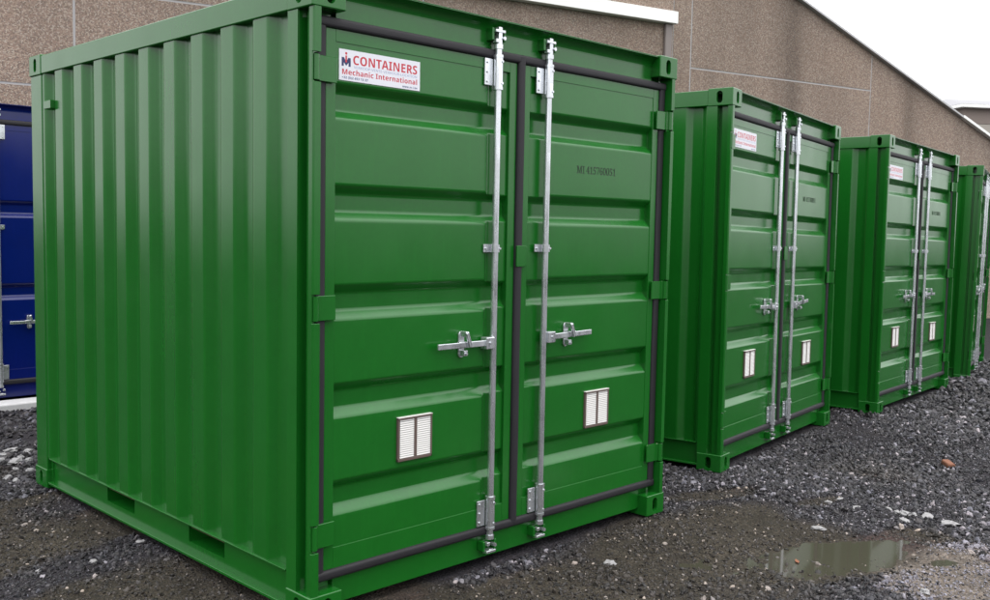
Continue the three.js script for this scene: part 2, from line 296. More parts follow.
{
  // pale hipped roof beyond the hall
  const b = thing('far_building', 'distant building with pale grey hipped roof and white gutter beyond the sloping wall', 'building');
  b.position.set(39.9, -0.25, -12.0); b.rotation.y = -0.62;
  const W = 14, D = 10, E = 7.15;
  const wallM = new THREE.MeshStandardMaterial({ color: new THREE.Color().setRGB(0.22, 0.18, 0.16), roughness: 0.9 }), lower = new THREE.MeshStandardMaterial({ color: new THREE.Color().setRGB(0.36, 0.33, 0.29), roughness: 0.9 });
  part('wall', bx(0.3, W - 0.3, E - 0.62, E, -D + 0.3, -0.3, 0.01), wallM, b); part('lower_wall', bx(0.31, W - 0.31, -0.4, E - 0.63, -D + 0.31, -0.31, 0.01), lower, b);
  part('gutter', bx(0, W, E, E + 0.14, -D, 0, 0.02), SHEETWHITE, b);
  const y0 = E + 0.14, y1 = E + 1.05, P = [[0, y0, 0], [W, y0, 0], [W, y0, -D], [0, y0, -D], [2.6, y1, -D / 2], [W - 2.6, y1, -D / 2]], F = [[0, 1, 5], [0, 5, 4], [1, 2, 5], [2, 3, 4], [2, 4, 5], [3, 0, 4]];
  const rg = new THREE.BufferGeometry(); rg.setAttribute('position', new THREE.Float32BufferAttribute(F.flatMap((f) => f.flatMap((k) => P[k])), 3)); rg.computeVertexNormals();
  part('roof', uvm(rg), new THREE.MeshStandardMaterial({ color: new THREE.Color().setRGB(0.24, 0.24, 0.255), roughness: 0.8, side: THREE.DoubleSide }), b);
}

// hedge closing the yard on the open sides; it shows as the dark lower half of the reflections in the paint
{
  const P = [[-24, -30], [-27, -12], [-27, 8], [-16, 27], [4, 31], [22, 32]], pts = new THREE.CatmullRomCurve3(P.map(([x, z]) => new THREE.Vector3(x, 0, z))).getSpacedPoints(420), r = rng(31);
  const mounds = grid(pts.length, 15, (i, j) => {
    const a = pts[Math.max(0, i - 1)], b = pts[Math.min(pts.length - 1, i + 1)], tx = b.x - a.x, tz = b.z - a.z, n = Math.hypot(tx, tz), t = j / 14 * Math.PI, k = 0.75 + 0.5 * fbm(i * 0.16, j * 0.4, 801, 3) + 0.25 * hash(i, j, 9);
    const off = Math.cos(t) * 1.1 * k, y = 3.1 * Math.sin(t) ** 0.6 * (0.85 + 0.3 * fbm(i * 0.07, 3, 802, 3)) * k * 0.95 - 0.3;
    return [pts[i].x - tz / n * off, y, pts[i].z + tx / n * off];
  });
  const hedge = thing('hedge', 'dark leafy hedge closing off the far side of the yard', 'hedge');
  part('foliage', mounds, new THREE.MeshStandardMaterial({ color: new THREE.Color().setRGB(0.028, 0.04, 0.018), roughness: 0.95, side: THREE.DoubleSide }), hedge);
  const leaf = new THREE.IcosahedronGeometry(1, 0), L = new THREE.InstancedMesh(leaf, new THREE.MeshStandardMaterial({ color: new THREE.Color().setRGB(0.03, 0.045, 0.018), roughness: 0.9 }), 7000), M = new THREE.Matrix4(), p = mounds.attributes.position;
  for (let i = 0; i < 7000; i++) { const k = Math.floor(r() * p.count), sz = 0.06 + 0.14 * r(); M.compose(new THREE.Vector3(p.getX(k) + (r() - 0.5) * 0.5, p.getY(k) + (r() - 0.4) * 0.5, p.getZ(k) + (r() - 0.5) * 0.5), new THREE.Quaternion().setFromEuler(new THREE.Euler(r() * 6, r() * 6, r() * 6)), new THREE.Vector3(sz, sz * 0.4, sz)); L.setMatrixAt(i, M); }
  L.name = 'leaf_clumps'; L.userData.kind = 'stuff'; hedge.add(L);
}

// ---------------------------------------------------------------- the container
const W = 2.441, L = 2.954, H = 2.591, CW = 0.162, CH = 0.118, CL = 0.178;
const serif = await new FontLoader().loadAsync('fonts/droid/droid_serif_regular.typeface.json');
function obround(w, h, depth) { // slot prism along z, centred
  const s = new THREE.Shape(), r = w / 2, k = h / 2 - r; s.absarc(0, k, r, 0, Math.PI); s.absarc(0, -k, r, Math.PI, 2 * Math.PI); s.closePath();
  const g = new THREE.ExtrudeGeometry(s, { depth, bevelEnabled: false, curveSegments: 8 }); g.translate(0, 0, -depth / 2); return g;
}
const evaluator = new Evaluator(); evaluator.attributes = ['position', 'normal', 'uv'];
function casting(sx, sy, sz) { // hollow corner block with slots in its three outer faces; centred
  let b = new Brush(new RoundedBoxGeometry(CW, CH, CL, 2, 0.006)); b.updateMatrixWorld();
  const cut = (g) => { const c = new Brush(g); c.updateMatrixWorld(); b = evaluator.evaluate(b, c, SUBTRACTION); b.updateMatrixWorld(); };
  cut(new THREE.BoxGeometry(CW - 0.044, CH - 0.036, CL - 0.044));
  cut(obround(0.042, 0.08, 0.08).translate(sx * -0.006, 0, sz * CL / 2));
  cut(obround(0.042, 0.08, 0.08).rotateY(Math.PI / 2).translate(sx * CW / 2, 0, sz * -0.004));
  cut(obround(0.06, 0.1, 0.06).rotateX(Math.PI / 2).translate(0, sy * CH / 2, 0));
  return uvm(b.geometry);
}
const HINGE_Y = [0.355, 1.291, 2.242];
function buildContainer(PNT, tops) {
  const c = thing('shipping_container', 'tmp', 'container', 'green containers in a row');
  // corner castings
  for (const sx of [-1, 1]) for (const sy of [-1, 1]) for (const sz of [-1, 1]) {
    const m = part('corner_casting', casting(sx, sy, sz), PNT, c);
    m.position.set(sx < 0 ? CW / 2 : W - CW / 2, sy < 0 ? CH / 2 : H - CH / 2, sz > 0 ? -CL / 2 : -L + CL / 2);
  }
  // corrugated walls
  const PITCH = 0.268;
  const prof = (from, to, start) => { // outer flat .118, web .04, inner flat .07, web .04
    let p = [];
    for (let k = -3; k < 16; k++) { const z = start + k * PITCH; p.push([z, 0], [z + 0.118, 0], [z + 0.158, 0.036], [z + 0.228, 0.036]); }
    const val = (s) => { for (let i = 0; i < p.length - 1; i++) if (s >= p[i][0] && s <= p[i + 1][0]) return lerp(p[i][1], p[i + 1][1], (s - p[i][0]) / (p[i + 1][0] - p[i][0])); return 0; };
    return rounded([[from, val(from)], ...p.filter((q) => q[0] > from + 0.003 && q[0] < to - 0.003), [to, val(to)]], 0.013);
  };
  const wave = (s, y, k) => 0.0016 * (fbm(s * 2.3, y * 2.3, k, 2) - 0.5);
  const ps = prof(-L + 0.17, -0.15, -0.187 - 10 * PITCH), rows = 14, yA = 0.188, yB = 2.482;
  const sheet = (pf, map, flip) => uvm(grid(pf.length, rows, (i, j) => map(pf[i][0], pf[i][1], lerp(yA, yB, j / (rows - 1))), flip));
  part('side_wall', sheet(ps, (s, d, y) => [0.012 + d + wave(s, y, 601), y, s], false), PNT, c);
  part('side_wall', sheet(ps, (s, d, y) => [W - 0.012 - d - wave(s, y, 602), y, s], true), PNT, c);
  const pb = prof(0.15, W - 0.15, 0.15);
  part('end_wall', sheet(pb, (s, d, y) => [s, y, -L + 0.02 + d + wave(s, y, 603)], true), PNT, c);
  part('roof_sheet', bx(0.05, W - 0.05, 2.558, 2.566, -L + 0.05, -0.1), PNT, c);
  part('floor', bx(0.05, W - 0.05, 0.15, 0.183, -L + 0.05, -0.11), new THREE.MeshStandardMaterial({ color: new THREE.Color().setRGB(0.08, 0.05, 0.03), roughness: 0.9 }), c);
  // side rails and end rails
  const holes = [[-1.995, -1.66], [-1.072, -0.735]];
  const mir = (g) => { const m = g.clone(); m.scale(-1, 1, 1); m.translate(W, 0, 0); const p = m.attributes; for (const a of Object.values(p)) { const n = a.itemSize; for (let i = 0; i < a.count; i += 3) for (let k = 0; k < n; k++) { const u = a.array[(i + 1) * n + k]; a.array[(i + 1) * n + k] = a.array[(i + 2) * n + k]; a.array[(i + 2) * n + k] = u; } } return m; };
  const both = (name, g) => { part(name, g, PNT, c); part(name, mir(g), PNT, c); };
  both('top_side_rail', bx(0.004, 0.064, 2.476, 2.583, -L + CL - 0.002, -CL + 0.002, 0.006));
  {
    const zs = [-L + 0.205, holes[0][0], holes[0][1], holes[1][0], holes[1][1], -0.187], web = [];
    for (let i = 0; i < 6; i += 2) web.push(bx(0.036, 0.042, 0.04, 0.184, zs[i], zs[i + 1], 0.001));
    for (const [a, b] of holes) web.push(bx(0.036, 0.042, 0.168, 0.184, a, b, 0), bx(0.036, 0.042, 0.04, 0.088, a, b, 0));
    both('bottom_side_rail', merge(...web, bx(0.005, 0.062, 0.184, 0.19, -L + 0.205, -0.187, 0.0012), bx(0.004, 0.06, 0.03, 0.043, -L + CL + 0.01, -0.176, 0.002), bx(0.03, 0.06, 0.043, 0.184, -L + 0.176, -L + 0.206, 0.001), bx(0.03, 0.06, 0.043, 0.184, -0.189, -0.176, 0.001)));
  }
  for (const [a, b] of holes) part('fork_pocket', merge(bx(0.043, W - 0.043, 0.08, 0.087, a, b, 0), bx(0.043, W - 0.043, 0.169, 0.175, a, b, 0), bx(0.043, W - 0.043, 0.087, 0.169, a - 0.006, a, 0), bx(0.043, W - 0.043, 0.087, 0.169, b, b + 0.006, 0)), PNT, c);
  part('end_rail', bx(CW, W - CW, 2.47, 2.58, -L + 0.008, -L + 0.07), PNT, c); part('end_rail', bx(CW, W - CW, 0.03, 0.19, -L + 0.008, -L + 0.07), PNT, c);
  // posts
  const pY0 = CH - 0.002, pY1 = H - CH + 0.002;
  both('corner_post', bx(0.007, 0.15, pY0, pY1, -L + 0.007, -L + 0.172, 0.006));
  both('corner_post', merge(bx(0.006, 0.012, pY0, pY1, -0.18, -0.108, 0.001), bx(0.012, 0.068, pY0, pY1, -0.114, -0.108, 0.001), bx(0.062, 0.068, pY0, pY1, -0.108, -0.09, 0.001), bx(0.062, 0.15, pY0, pY1, -0.09, -0.084, 0.001)));
  {
    const cuts = [pY0]; for (const h of HINGE_Y) cuts.push(h - 0.058, h + 0.058); cuts.push(pY1);
    const segs = []; for (let i = 0; i < cuts.length; i += 2) segs.push(prismY([[0.009, -0.034], [0.009, -0.009], [0.016, -0.002], [0.044, -0.002], [0.044, -0.084], [0.036, -0.084], [0.036, -0.01], [0.017, -0.01], [0.017, -0.034]], cuts[i], cuts[i + 1], 0.001));
    for (const h of HINGE_Y) segs.push(bx(0.036, 0.044, h - 0.06, h + 0.06, -0.084, -0.04, 0.001), bx(0.009, 0.014, h - 0.06, h + 0.06, -0.034, -0.012, 0.0008));
    both('hinge_post', merge(segs));
  }
  // header, sill, cam keepers
  const RODS = [[1.0465, -1], [1.3985, 1]];
  const headerBar = () => { // face runs up and rolls outward under the roof lip
    const s = new THREE.Shape(); s.moveTo(-0.14, 2.452); s.lineTo(-0.066, 2.452); s.lineTo(-0.064, 2.454); s.lineTo(-0.064, 2.525); s.bezierCurveTo(-0.064, 2.55, -0.045, 2.566, -0.013, 2.578); s.lineTo(-0.013, 2.5812); s.lineTo(-0.14, 2.5812); s.closePath();
    const g = new THREE.ExtrudeGeometry(s, { depth: W - 2 * CW + 0.008, bevelEnabled: false, curveSegments: 10 }); g.rotateY(-Math.PI / 2); g.translate(W - CW + 0.004, 0, 0); g.computeVertexNormals(); return uvm(g);
  };
  const header = part('door_header', merge(headerBar(), bx(0.06, W - 0.06, 2.5815, 2.5845, -0.15, -0.012, 0.0008), bx(0.1, W - 0.1, 2.42, 2.452, -0.14, -0.07, 0.001)), PNT, c);
  const sill = part('door_sill', merge(bx(CW - 0.004, W - CW + 0.004, 0.036, 0.158, -0.14, -0.066, 0.004), bx(0.1, W - 0.1, 0.15, 0.19, -0.15, -0.072, 0.003)), PNT, c);
  for (const [x] of RODS) {
    const k = (y0, y1) => merge(bx(x - 0.046, x - 0.032, y0 + 0.01, y1 - 0.01, -0.067, -0.022, 0.004), bx(x + 0.03, x + 0.042, y0 + 0.01, y1 - 0.01, -0.067, -0.022, 0.004), bx(x - 0.044, x + 0.04, y0 + 0.012, y1 - 0.012, -0.067, -0.054));
    part('cam_keeper', k(2.478, 2.556), PNT, header); part('cam_keeper', k(0.068, 0.138), PNT, sill);
  }
  // door leaves
  const DY0 = 0.196, DY1 = 2.41, PY0 = 0.285, PY1 = 2.36, ZF = -0.05, ZP = -0.0525;
  const rec = (y) => { let d = 0; for (const top of tops) { const t = top - y; if (t > 0 && t < 0.144) d = Math.max(d, 0.034 * Math.min(1, t / 0.036, (0.144 - t) / 0.036)); } return d; };
  const recS = (y) => { let s = 0; for (let k = -3; k <= 3; k++) s += rec(y + k * 0.002); return s / 7; };
  const ys = []; for (let y = PY0; y < PY1;) { ys.push(y); const a = recS(y), b = recS(y + 0.006), cc = recS(y + 0.05); y += Math.abs(a - b) > 1e-5 ? 0.0035 : Math.abs(a - cc) > 1e-5 ? 0.006 : 0.04; } ys.push(PY1);
  const leaf = (x0, x1, i0, i1, t0, t1, k) => {
    const xs = [i0]; for (let x = i0 + 0.04; x < i1; x += 0.045) if ((x < t0 - 0.008 || x > t1 + 0.008)) xs.push(x);
    for (const t of [t0, t1]) for (let q = 0; q <= 6; q++) { const x = t + (t === t0 ? q : -q) * 0.0045; if (x > i0 && x < i1) xs.push(x); }
    xs.push(i1); xs.sort((a, b) => a - b);
    const tr = (x) => 0.009 * sstep(t0, t0 + 0.024, x) * (1 - sstep(t1 - 0.024, t1, x));
    const dep = (x, y) => { const a = recS(y), b = tr(x); return Math.max(a, b) + 0.0008 + wave(x, y, k); };
    const panel = uvm(grid(xs.length, ys.length, (i, j) => [xs[i], ys[j], ZP - dep(xs[i], ys[j])], false));
    const d = part('door', panel, PNT, c);
    part('door_frame', merge(bx(x0, i0, DY0, DY1, ZF - 0.05, ZF, 0.003), bx(i1, x1, DY0, DY1, ZF - 0.05, ZF, 0.003), bx(i0, i1, PY1, DY1, ZF - 0.05, ZF - 0.0006, 0.0015), bx(i0, i1, DY0, PY0, ZF - 0.05, ZF - 0.0006, 0.0015)), PNT, d);
    return d;
  };
  const dl = leaf(0.1, 1.199, 0.149, 1.15, 1.0, 1.2, 611), dr = leaf(1.246, W - 0.1, 1.292, W - 0.149, 1.24, 1.445, 612);
  // rubber seals, a fat lip round the leaves and one between them
  const seal = (pts, r) => { const cur = new THREE.CurvePath(); for (let i = 0; i < pts.length - 1; i++) cur.add(new THREE.LineCurve3(new THREE.Vector3(...pts[i]), new THREE.Vector3(...pts[i + 1]))); return cur; };
  const lip = (a, b, w, h) => { // half-round bar from a to b, wide w, standing h proud
    const len = Math.hypot(b[0] - a[0], b[1] - a[1]), ang = Math.atan2(b[1] - a[1], b[0] - a[0]), s = new THREE.Shape(), n = 12;
    s.moveTo(-w / 2, -0.03); s.lineTo(w / 2, -0.03); for (let i = 0; i <= n; i++) { const t = i / n * Math.PI; s.lineTo(Math.sign(Math.cos(t)) * Math.abs(Math.cos(t)) ** 0.7 * w / 2, Math.sin(t) ** 0.7 * h); } s.closePath();
    const g = new THREE.ExtrudeGeometry(s, { depth: len, bevelEnabled: false, steps: Math.ceil(len / 0.12) });
    const p = g.attributes.position; for (let i = 0; i < p.count; i++) { const z = p.getZ(i); p.setY(i, p.getY(i) + 0.003 * (fbm(z * 3.3 + a[0] * 7, a[1] * 5, 640, 2) - 0.5)); p.setX(i, p.getX(i) + 0.003 * (fbm(z * 2.3 + a[1] * 3, a[0] * 5, 641, 2) - 0.5)); }
    // shape x -> across, y -> +z out, depth -> along
    const M = new THREE.Matrix4().makeBasis(new THREE.Vector3(-Math.sin(ang), Math.cos(ang), 0), new THREE.Vector3(0, 0, 1), new THREE.Vector3(Math.cos(ang), Math.sin(ang), 0)); g.applyMatrix4(M); g.translate(a[0], a[1], -0.053); return uvm(g);
  };
  const xl = 0.074, xr = W - 0.074, yt = 2.43, yb = 0.176, xm = 1.2225;
  part('gasket', merge(lip([xl, yb], [xl, yt], 0.05, 0.014), lip([xl - 0.02, yt], [xm, yt], 0.043, 0.018), lip([xl - 0.02, yb], [xm, yb], 0.043, 0.018)), RUBBER, dl);
  part('gasket', merge(lip([xr, yb], [xr, yt], 0.05, 0.014), lip([xm, yt], [xr + 0.02, yt], 0.043, 0.018), lip([xm, yb], [xr + 0.02, yb], 0.043, 0.018), lip([xm, yb], [xm, yt + 0.01], 0.048, 0.02)), RUBBER, dr);
  // hinges: knuckle in the post, leaf over the seal
  for (const y of HINGE_Y) {
    const arc = []; for (let i = 0; i <= 8; i++) { const t = Math.PI * (0.35 + i / 8 * 1.35); arc.push([0.031 + 0.0135 * Math.cos(t), -0.018 + 0.0135 * Math.sin(t)]); }
    const poly = [[0.046, -0.012], ...arc.map(([x, z]) => [x, z]), [0.044, -0.034], [0.052, -0.0385], [0.138, -0.0385], [0.14, -0.0365], [0.14, -0.03], [0.138, -0.028], [0.054, -0.027], [0.048, -0.022]];
    const g = prismY(poly, y - 0.05, y + 0.05, 0.0015);
    part('hinge', g, PNT, dl); part('hinge', mir(g), PNT, dr);
  }
  part('overlap_plate', merge(bx(1.197, 1.262, 1.441, 1.543, -0.036, -0.028, 0.002), bx(1.256, 1.272, 1.445, 1.539, -0.05, -0.03, 0.002)), PNT, dr);
  // lock rods
  const bolt = (x, y, z) => cyl(0.006, 0.007, x, y, z, 'z', 6);
  for (const [x, s] of RODS) {
    const zR = -0.027, rod = part('lock_rod', cyl(0.016, 2.34, x, 1.314, zR, 'y', 24), ZINC, c);
    for (const [y, up] of [[2.345, 1], [0.264, -1]]) {
      const sleeve = cyl(0.022, 0.152, x, y, zR, 'y', 20), plate = bx(x - 0.072, x - 0.02, y - 0.062, y + 0.062, -0.05, -0.04, 0.003);
      part('rod_bracket', merge(sleeve, cyl(0.024, 0.012, x, y + 0.074, zR), cyl(0.024, 0.012, x, y - 0.074, zR), plate, bolt(x - 0.056, y + 0.044, -0.038), bolt(x - 0.056, y, -0.038), bolt(x - 0.056, y - 0.044, -0.038), bolt(x + 0.006, y + 0.05, zR + 0.0215), bolt(x + 0.006, y - 0.05, zR + 0.0215)), ZINC, rod);
      const yc = up > 0 ? 2.49 : 0.118; // forked cam at the rod's end
      part('cam', merge(cyl(0.021, 0.02, x, yc - up * 0.028, zR), bx(x - 0.012, x + 0.012, yc - 0.03, yc + 0.05 * up + 0.012, zR - 0.016, zR + 0.014, 0.004), bx(x - 0.032, x + 0.03, yc + up * 0.042 - 0.007, yc + up * 0.042 + 0.007, zR - 0.014, zR + 0.016, 0.003), bx(x - 0.03, x - 0.01, yc - 0.012, yc + 0.006, zR - 0.01, zR + 0.016, 0.003), cyl(0.009, 0.03, x + 0.02, yc + up * 0.012, zR + 0.006, 'z', 10)), ZINC, rod);
    }
    part('rod_guide', merge(bx(x - 0.058, x + 0.026, 1.511, 1.549, -0.05, -0.044, 0.002), cyl(0.0225, 0.036, x, 1.53, zR, 'y', 20), bolt(x - 0.043, 1.53, -0.041), bolt(x + 0.012, 1.53, zR + 0.021)), ZINC, rod);
    // handle
    const hx = (d) => x + s * d, hb = (a, b, y0, y1, z0, z1, r) => bx(Math.min(hx(a), hx(b)), Math.max(hx(a), hx(b)), y0, y1, z0, z1, r);
    const tilt = (g, ang) => { g.translate(-hx(0.05), -1.086, 0); g.rotateZ(ang); g.translate(hx(0.05), 1.086, 0); return g; };
    const handle = part('lock_handle', merge(hb(0.012, 0.066, 1.058, 1.114, -0.046, -0.002, 0.004), bolt(hx(0.042), 1.088, 0.001), tilt(merge(hb(0.05, 0.2, 1.072, 1.101, -0.026, -0.012, 0.004), hb(0.19, 0.235, 1.074, 1.104, -0.03, -0.006, 0.006), hb(0.225, 0.36, 1.073, 1.1, -0.022, -0.01, 0.005)), s > 0 ? 0.02 : -0.005)), ZINC, c);
    const ob = new THREE.Shape(); ob.absarc(0, 0.045, 0.0155, 0, Math.PI); ob.absarc(0, -0.045, 0.0155, Math.PI, 2 * Math.PI); ob.closePath();
    const pl = new THREE.ExtrudeGeometry(ob, { depth: 0.006, bevelEnabled: true, bevelSize: 0.0015, bevelThickness: 0.0015, bevelSegments: 1, curveSegments: 8 }); pl.translate(hx(0.19), 1.088, -0.05);
    const hook = bx(-0.009, 0.009, -0.036, 0.036, -0.006, 0.006, 0.003); hook.rotateZ(0.35); hook.translate(hx(0.19) + 0.006, 1.112, 0.0);
    part('handle_clip', merge(uvm(pl), hook, bx(hx(0.19) - 0.012, hx(0.19) + 0.012, 1.036, 1.062, -0.046, -0.012, 0.003), bx(hx(0.19) - 0.01, hx(0.19) + 0.01, 1.124, 1.15, -0.046, -0.002, 0.004), bolt(hx(0.19), 1.047, -0.008), bolt(hx(0.19), 1.136, 0)), ZINC, handle);
  }
  // louvred vents
  for (const [x0, y0] of [[0.485, 0.594], [1.757, 0.574]]) {
    const w = 0.196, h = 0.194, zv = -0.0525, f = [bx(x0, x0 + 0.012, y0, y0 + h, zv - 0.004, zv + 0.01, 0.002), bx(x0 + w - 0.008, x0 + w, y0, y0 + h, zv - 0.004, zv + 0.014, 0.002), bx(x0, x0 + w, y0, y0 + 0.012, zv - 0.004, zv + 0.014, 0.002), bx(x0, x0 + w, y0 + h - 0.008, y0 + h, zv - 0.004, zv + 0.016, 0.002), bx(x0 + 0.092, x0 + 0.108, y0, y0 + h, zv - 0.004, zv + 0.013, 0.002), bx(x0 + 0.01, x0 + w - 0.008, y0 + 0.01, y0 + h - 0.006, zv - 0.004, zv + 0.002, 0)];
    const v = part('vent_grille', merge(f), VENTFRAME, c);
    for (const [a, b] of [[x0 + 0.012, x0 + 0.093], [x0 + 0.107, x0 + w - 0.008]]) {
      const sl = []; for (let k = 0; k < 18; k++) { const g = new THREE.BoxGeometry(b - a, 0.0075, 0.0018); g.rotateX(-0.5); g.translate((a + b) / 2, y0 + 0.018 + k * 0.0096, zv + 0.009); sl.push(uvm(g)); }
      part('louvres', merge(sl), WHITE, v);
    }
    part('vent_rim', merge(bx(x0, x0 + w, y0 + h, y0 + h + 0.003, zv - 0.004, zv + 0.0155, 0.0008)), WHITE, v);
  }
  // print on the doors
  const st = new THREE.PlaneGeometry(0.427, 0.124); st.translate(0.378, 2.274, 0); const sg = bx(0.1645, 0.5915, 2.212, 2.336, -0.0525, -0.0512, 0); part('sticker', sg, STICKER, c);
  { const p = sg.attributes.position, u = sg.attributes.uv; for (let i = 0; i < p.count; i++) u.setXY(i, (p.getX(i) - 0.1645) / 0.427, (p.getY(i) - 2.212) / 0.124); }
  const tg = new TextGeometry('MI 415760051', { font: serif, size: 0.036, depth: 0.0006, curveSegments: 3 }); tg.computeBoundingBox(); const bw = tg.boundingBox.max.x; tg.scale(0.318 / bw, 1.05, 1); tg.translate(1.654, 1.915, -0.0526);
  part('serial_number', uvm(tg), INK, c);
  // small hooded air vent high on the side wall
  part('air_vent', merge(prismY([[-0.012, -2.7], [-0.012, -2.6], [0.05, -2.6], [0.05, -2.7]], 2.262, 2.312, 0.004)), PNT, c);
  return c;
}
const c1 = buildContainer(GREEN, [0, 1, 2, 3, 4].map((k) => 2.199 - 0.4085 * k));
tag(c1, 'green container beside the blue one, its whole corrugated side wall in view', 'container');
function copyOf(root, label) { const o = root.clone(); o.name = numbered('shipping_container'); o.userData = { ...root.userData, label }; scene.add(o); return o; }
function pose(o, [x, z, y, yaw, rz, px]) { // turn order: yaw, then lean
  const q = new THREE.Quaternion().setFromAxisAngle(new THREE.Vector3(0, 1, 0), yaw).multiply(new THREE.Quaternion().setFromAxisAngle(new THREE.Vector3(0, 0, 1), rz)).multiply(new THREE.Quaternion().setFromAxisAngle(new THREE.Vector3(1, 0, 0), px));
  o.quaternion.copy(q); o.position.set(x, y, z);
}
const copies = [
  ['second green container in the row, counted from the blue container', [3.494, -0.2805, -0.0042, 0.1652, -0.0151, -0.0094]],
  ['third green container in the row, counted from the blue container', [6.659, -0.5906, -0.0483, 0.1044, -0.0123, -0.006]],
  ['last green container in the row, turned outward, its foot sunk in gravel', [9.8729, -0.8899, -0.1344, 0.2619, -0.0131, 0.0091]],
];
copies.forEach(([label, q], n) => {
  const o = copyOf(c1, label), turn = [0.05, -0.035, 0.06][n]; pose(o, q); let k = 0;
  o.traverse((m) => {
    if (m.name === 'lock_handle') { const x = k++ ? 1.3985 : 1.0465, a = turn * (k > 1 ? 1 : -0.6); m.rotation.z = a; m.position.set(x - x * Math.cos(a) + 1.086 * Math.sin(a), 1.086 - x * Math.sin(a) - 1.086 * Math.cos(a), 0); }
    if (m.name === 'sticker') m.position.set([-0.004, 0.012, 0.006][n], [0.006, -0.003, 0.008][n], 0);
  });
});
{
  // the blue container, with four lock rods set lower
  const b = buildContainer(BLUE, [1.76, 1.04]); tag(b, 'dark blue container with galvanised lock rods, partly hidden behind a green one', 'container'); delete b.userData.group;
  const drop = []; let rod;
  b.traverse((o) => { if (['sticker', 'serial_number', 'vent_grille', 'air_vent'].includes(o.name)) drop.push(o); if (o.name === 'lock_handle') o.position.y = -0.39; if (o.name === 'lock_rod') rod = o; });
  drop.forEach((o) => o.parent.remove(o));
  for (const x of [0.61, W - 0.61]) { const r = rod.clone(); r.scale.x = x < 1.2 ? -1 : 1; r.position.x = x < 1.2 ? x + 1.3985 : x - 1.3985; b.add(r); }
  b.position.set(0.11, 0.02, -5.72);
  const beam = new THREE.Mesh(merge(bx(-0.3, 2.7, -0.06, 0.05, -5.72, -5.5, 0.02)), new THREE.MeshStandardMaterial({ color: new THREE.Color().setRGB(0.5, 0.5, 0.51), map: paintTex, roughness: 0.8 }));
  beam.name = 'sleeper_beam'; beam.castShadow = beam.receiveShadow = true; tag(beam, 'whitish concrete beam on the ground along the foot of the blue container', 'beam'); scene.add(beam);
}

// ---------------------------------------------------------------- loose stones
const inBox = (() => { // footprints to keep clear
  const list = [[0, 0, 0], ...copies.map(([, q]) => [q[0], q[1], q[3]]), [0.11, -5.72, 0]];
  return (x, z, m) => list.some(([cx, cz, a]) => { const dx = x - cx, dz = z - cz, u = dx * Math.cos(a) - dz * Math.sin(a), v = dx * Math.sin(a) + dz * Math.cos(a); return u > m && u < W - m && v < -m && v > -L + m; });
})();
function stoneGeo(seed, detail, flat, rough = 0.5) {
  const r = rng(seed), g = mergeVertices(new THREE.IcosahedronGeometry(1, detail).deleteAttribute('normal').deleteAttribute('uv')), p = g.attributes.position, ax = [0.75 + r() * 0.5, flat * (0.7 + 0.5 * r()), 0.75 + r() * 0.5];
  for (let i = 0; i < p.count; i++) { const k = 0.97 + rough * (r() - 0.5) + 0.25 * (fbm(p.getX(i) * 1.3 + seed % 97, p.getZ(i) * 1.3 + p.getY(i), 700, 2) - 0.5); p.setXYZ(i, p.getX(i) * k * ax[0], p.getY(i) * k * ax[1], p.getZ(i) * k * ax[2]); }
  const o = g.toNonIndexed(); o.computeVertexNormals(); return o;
}
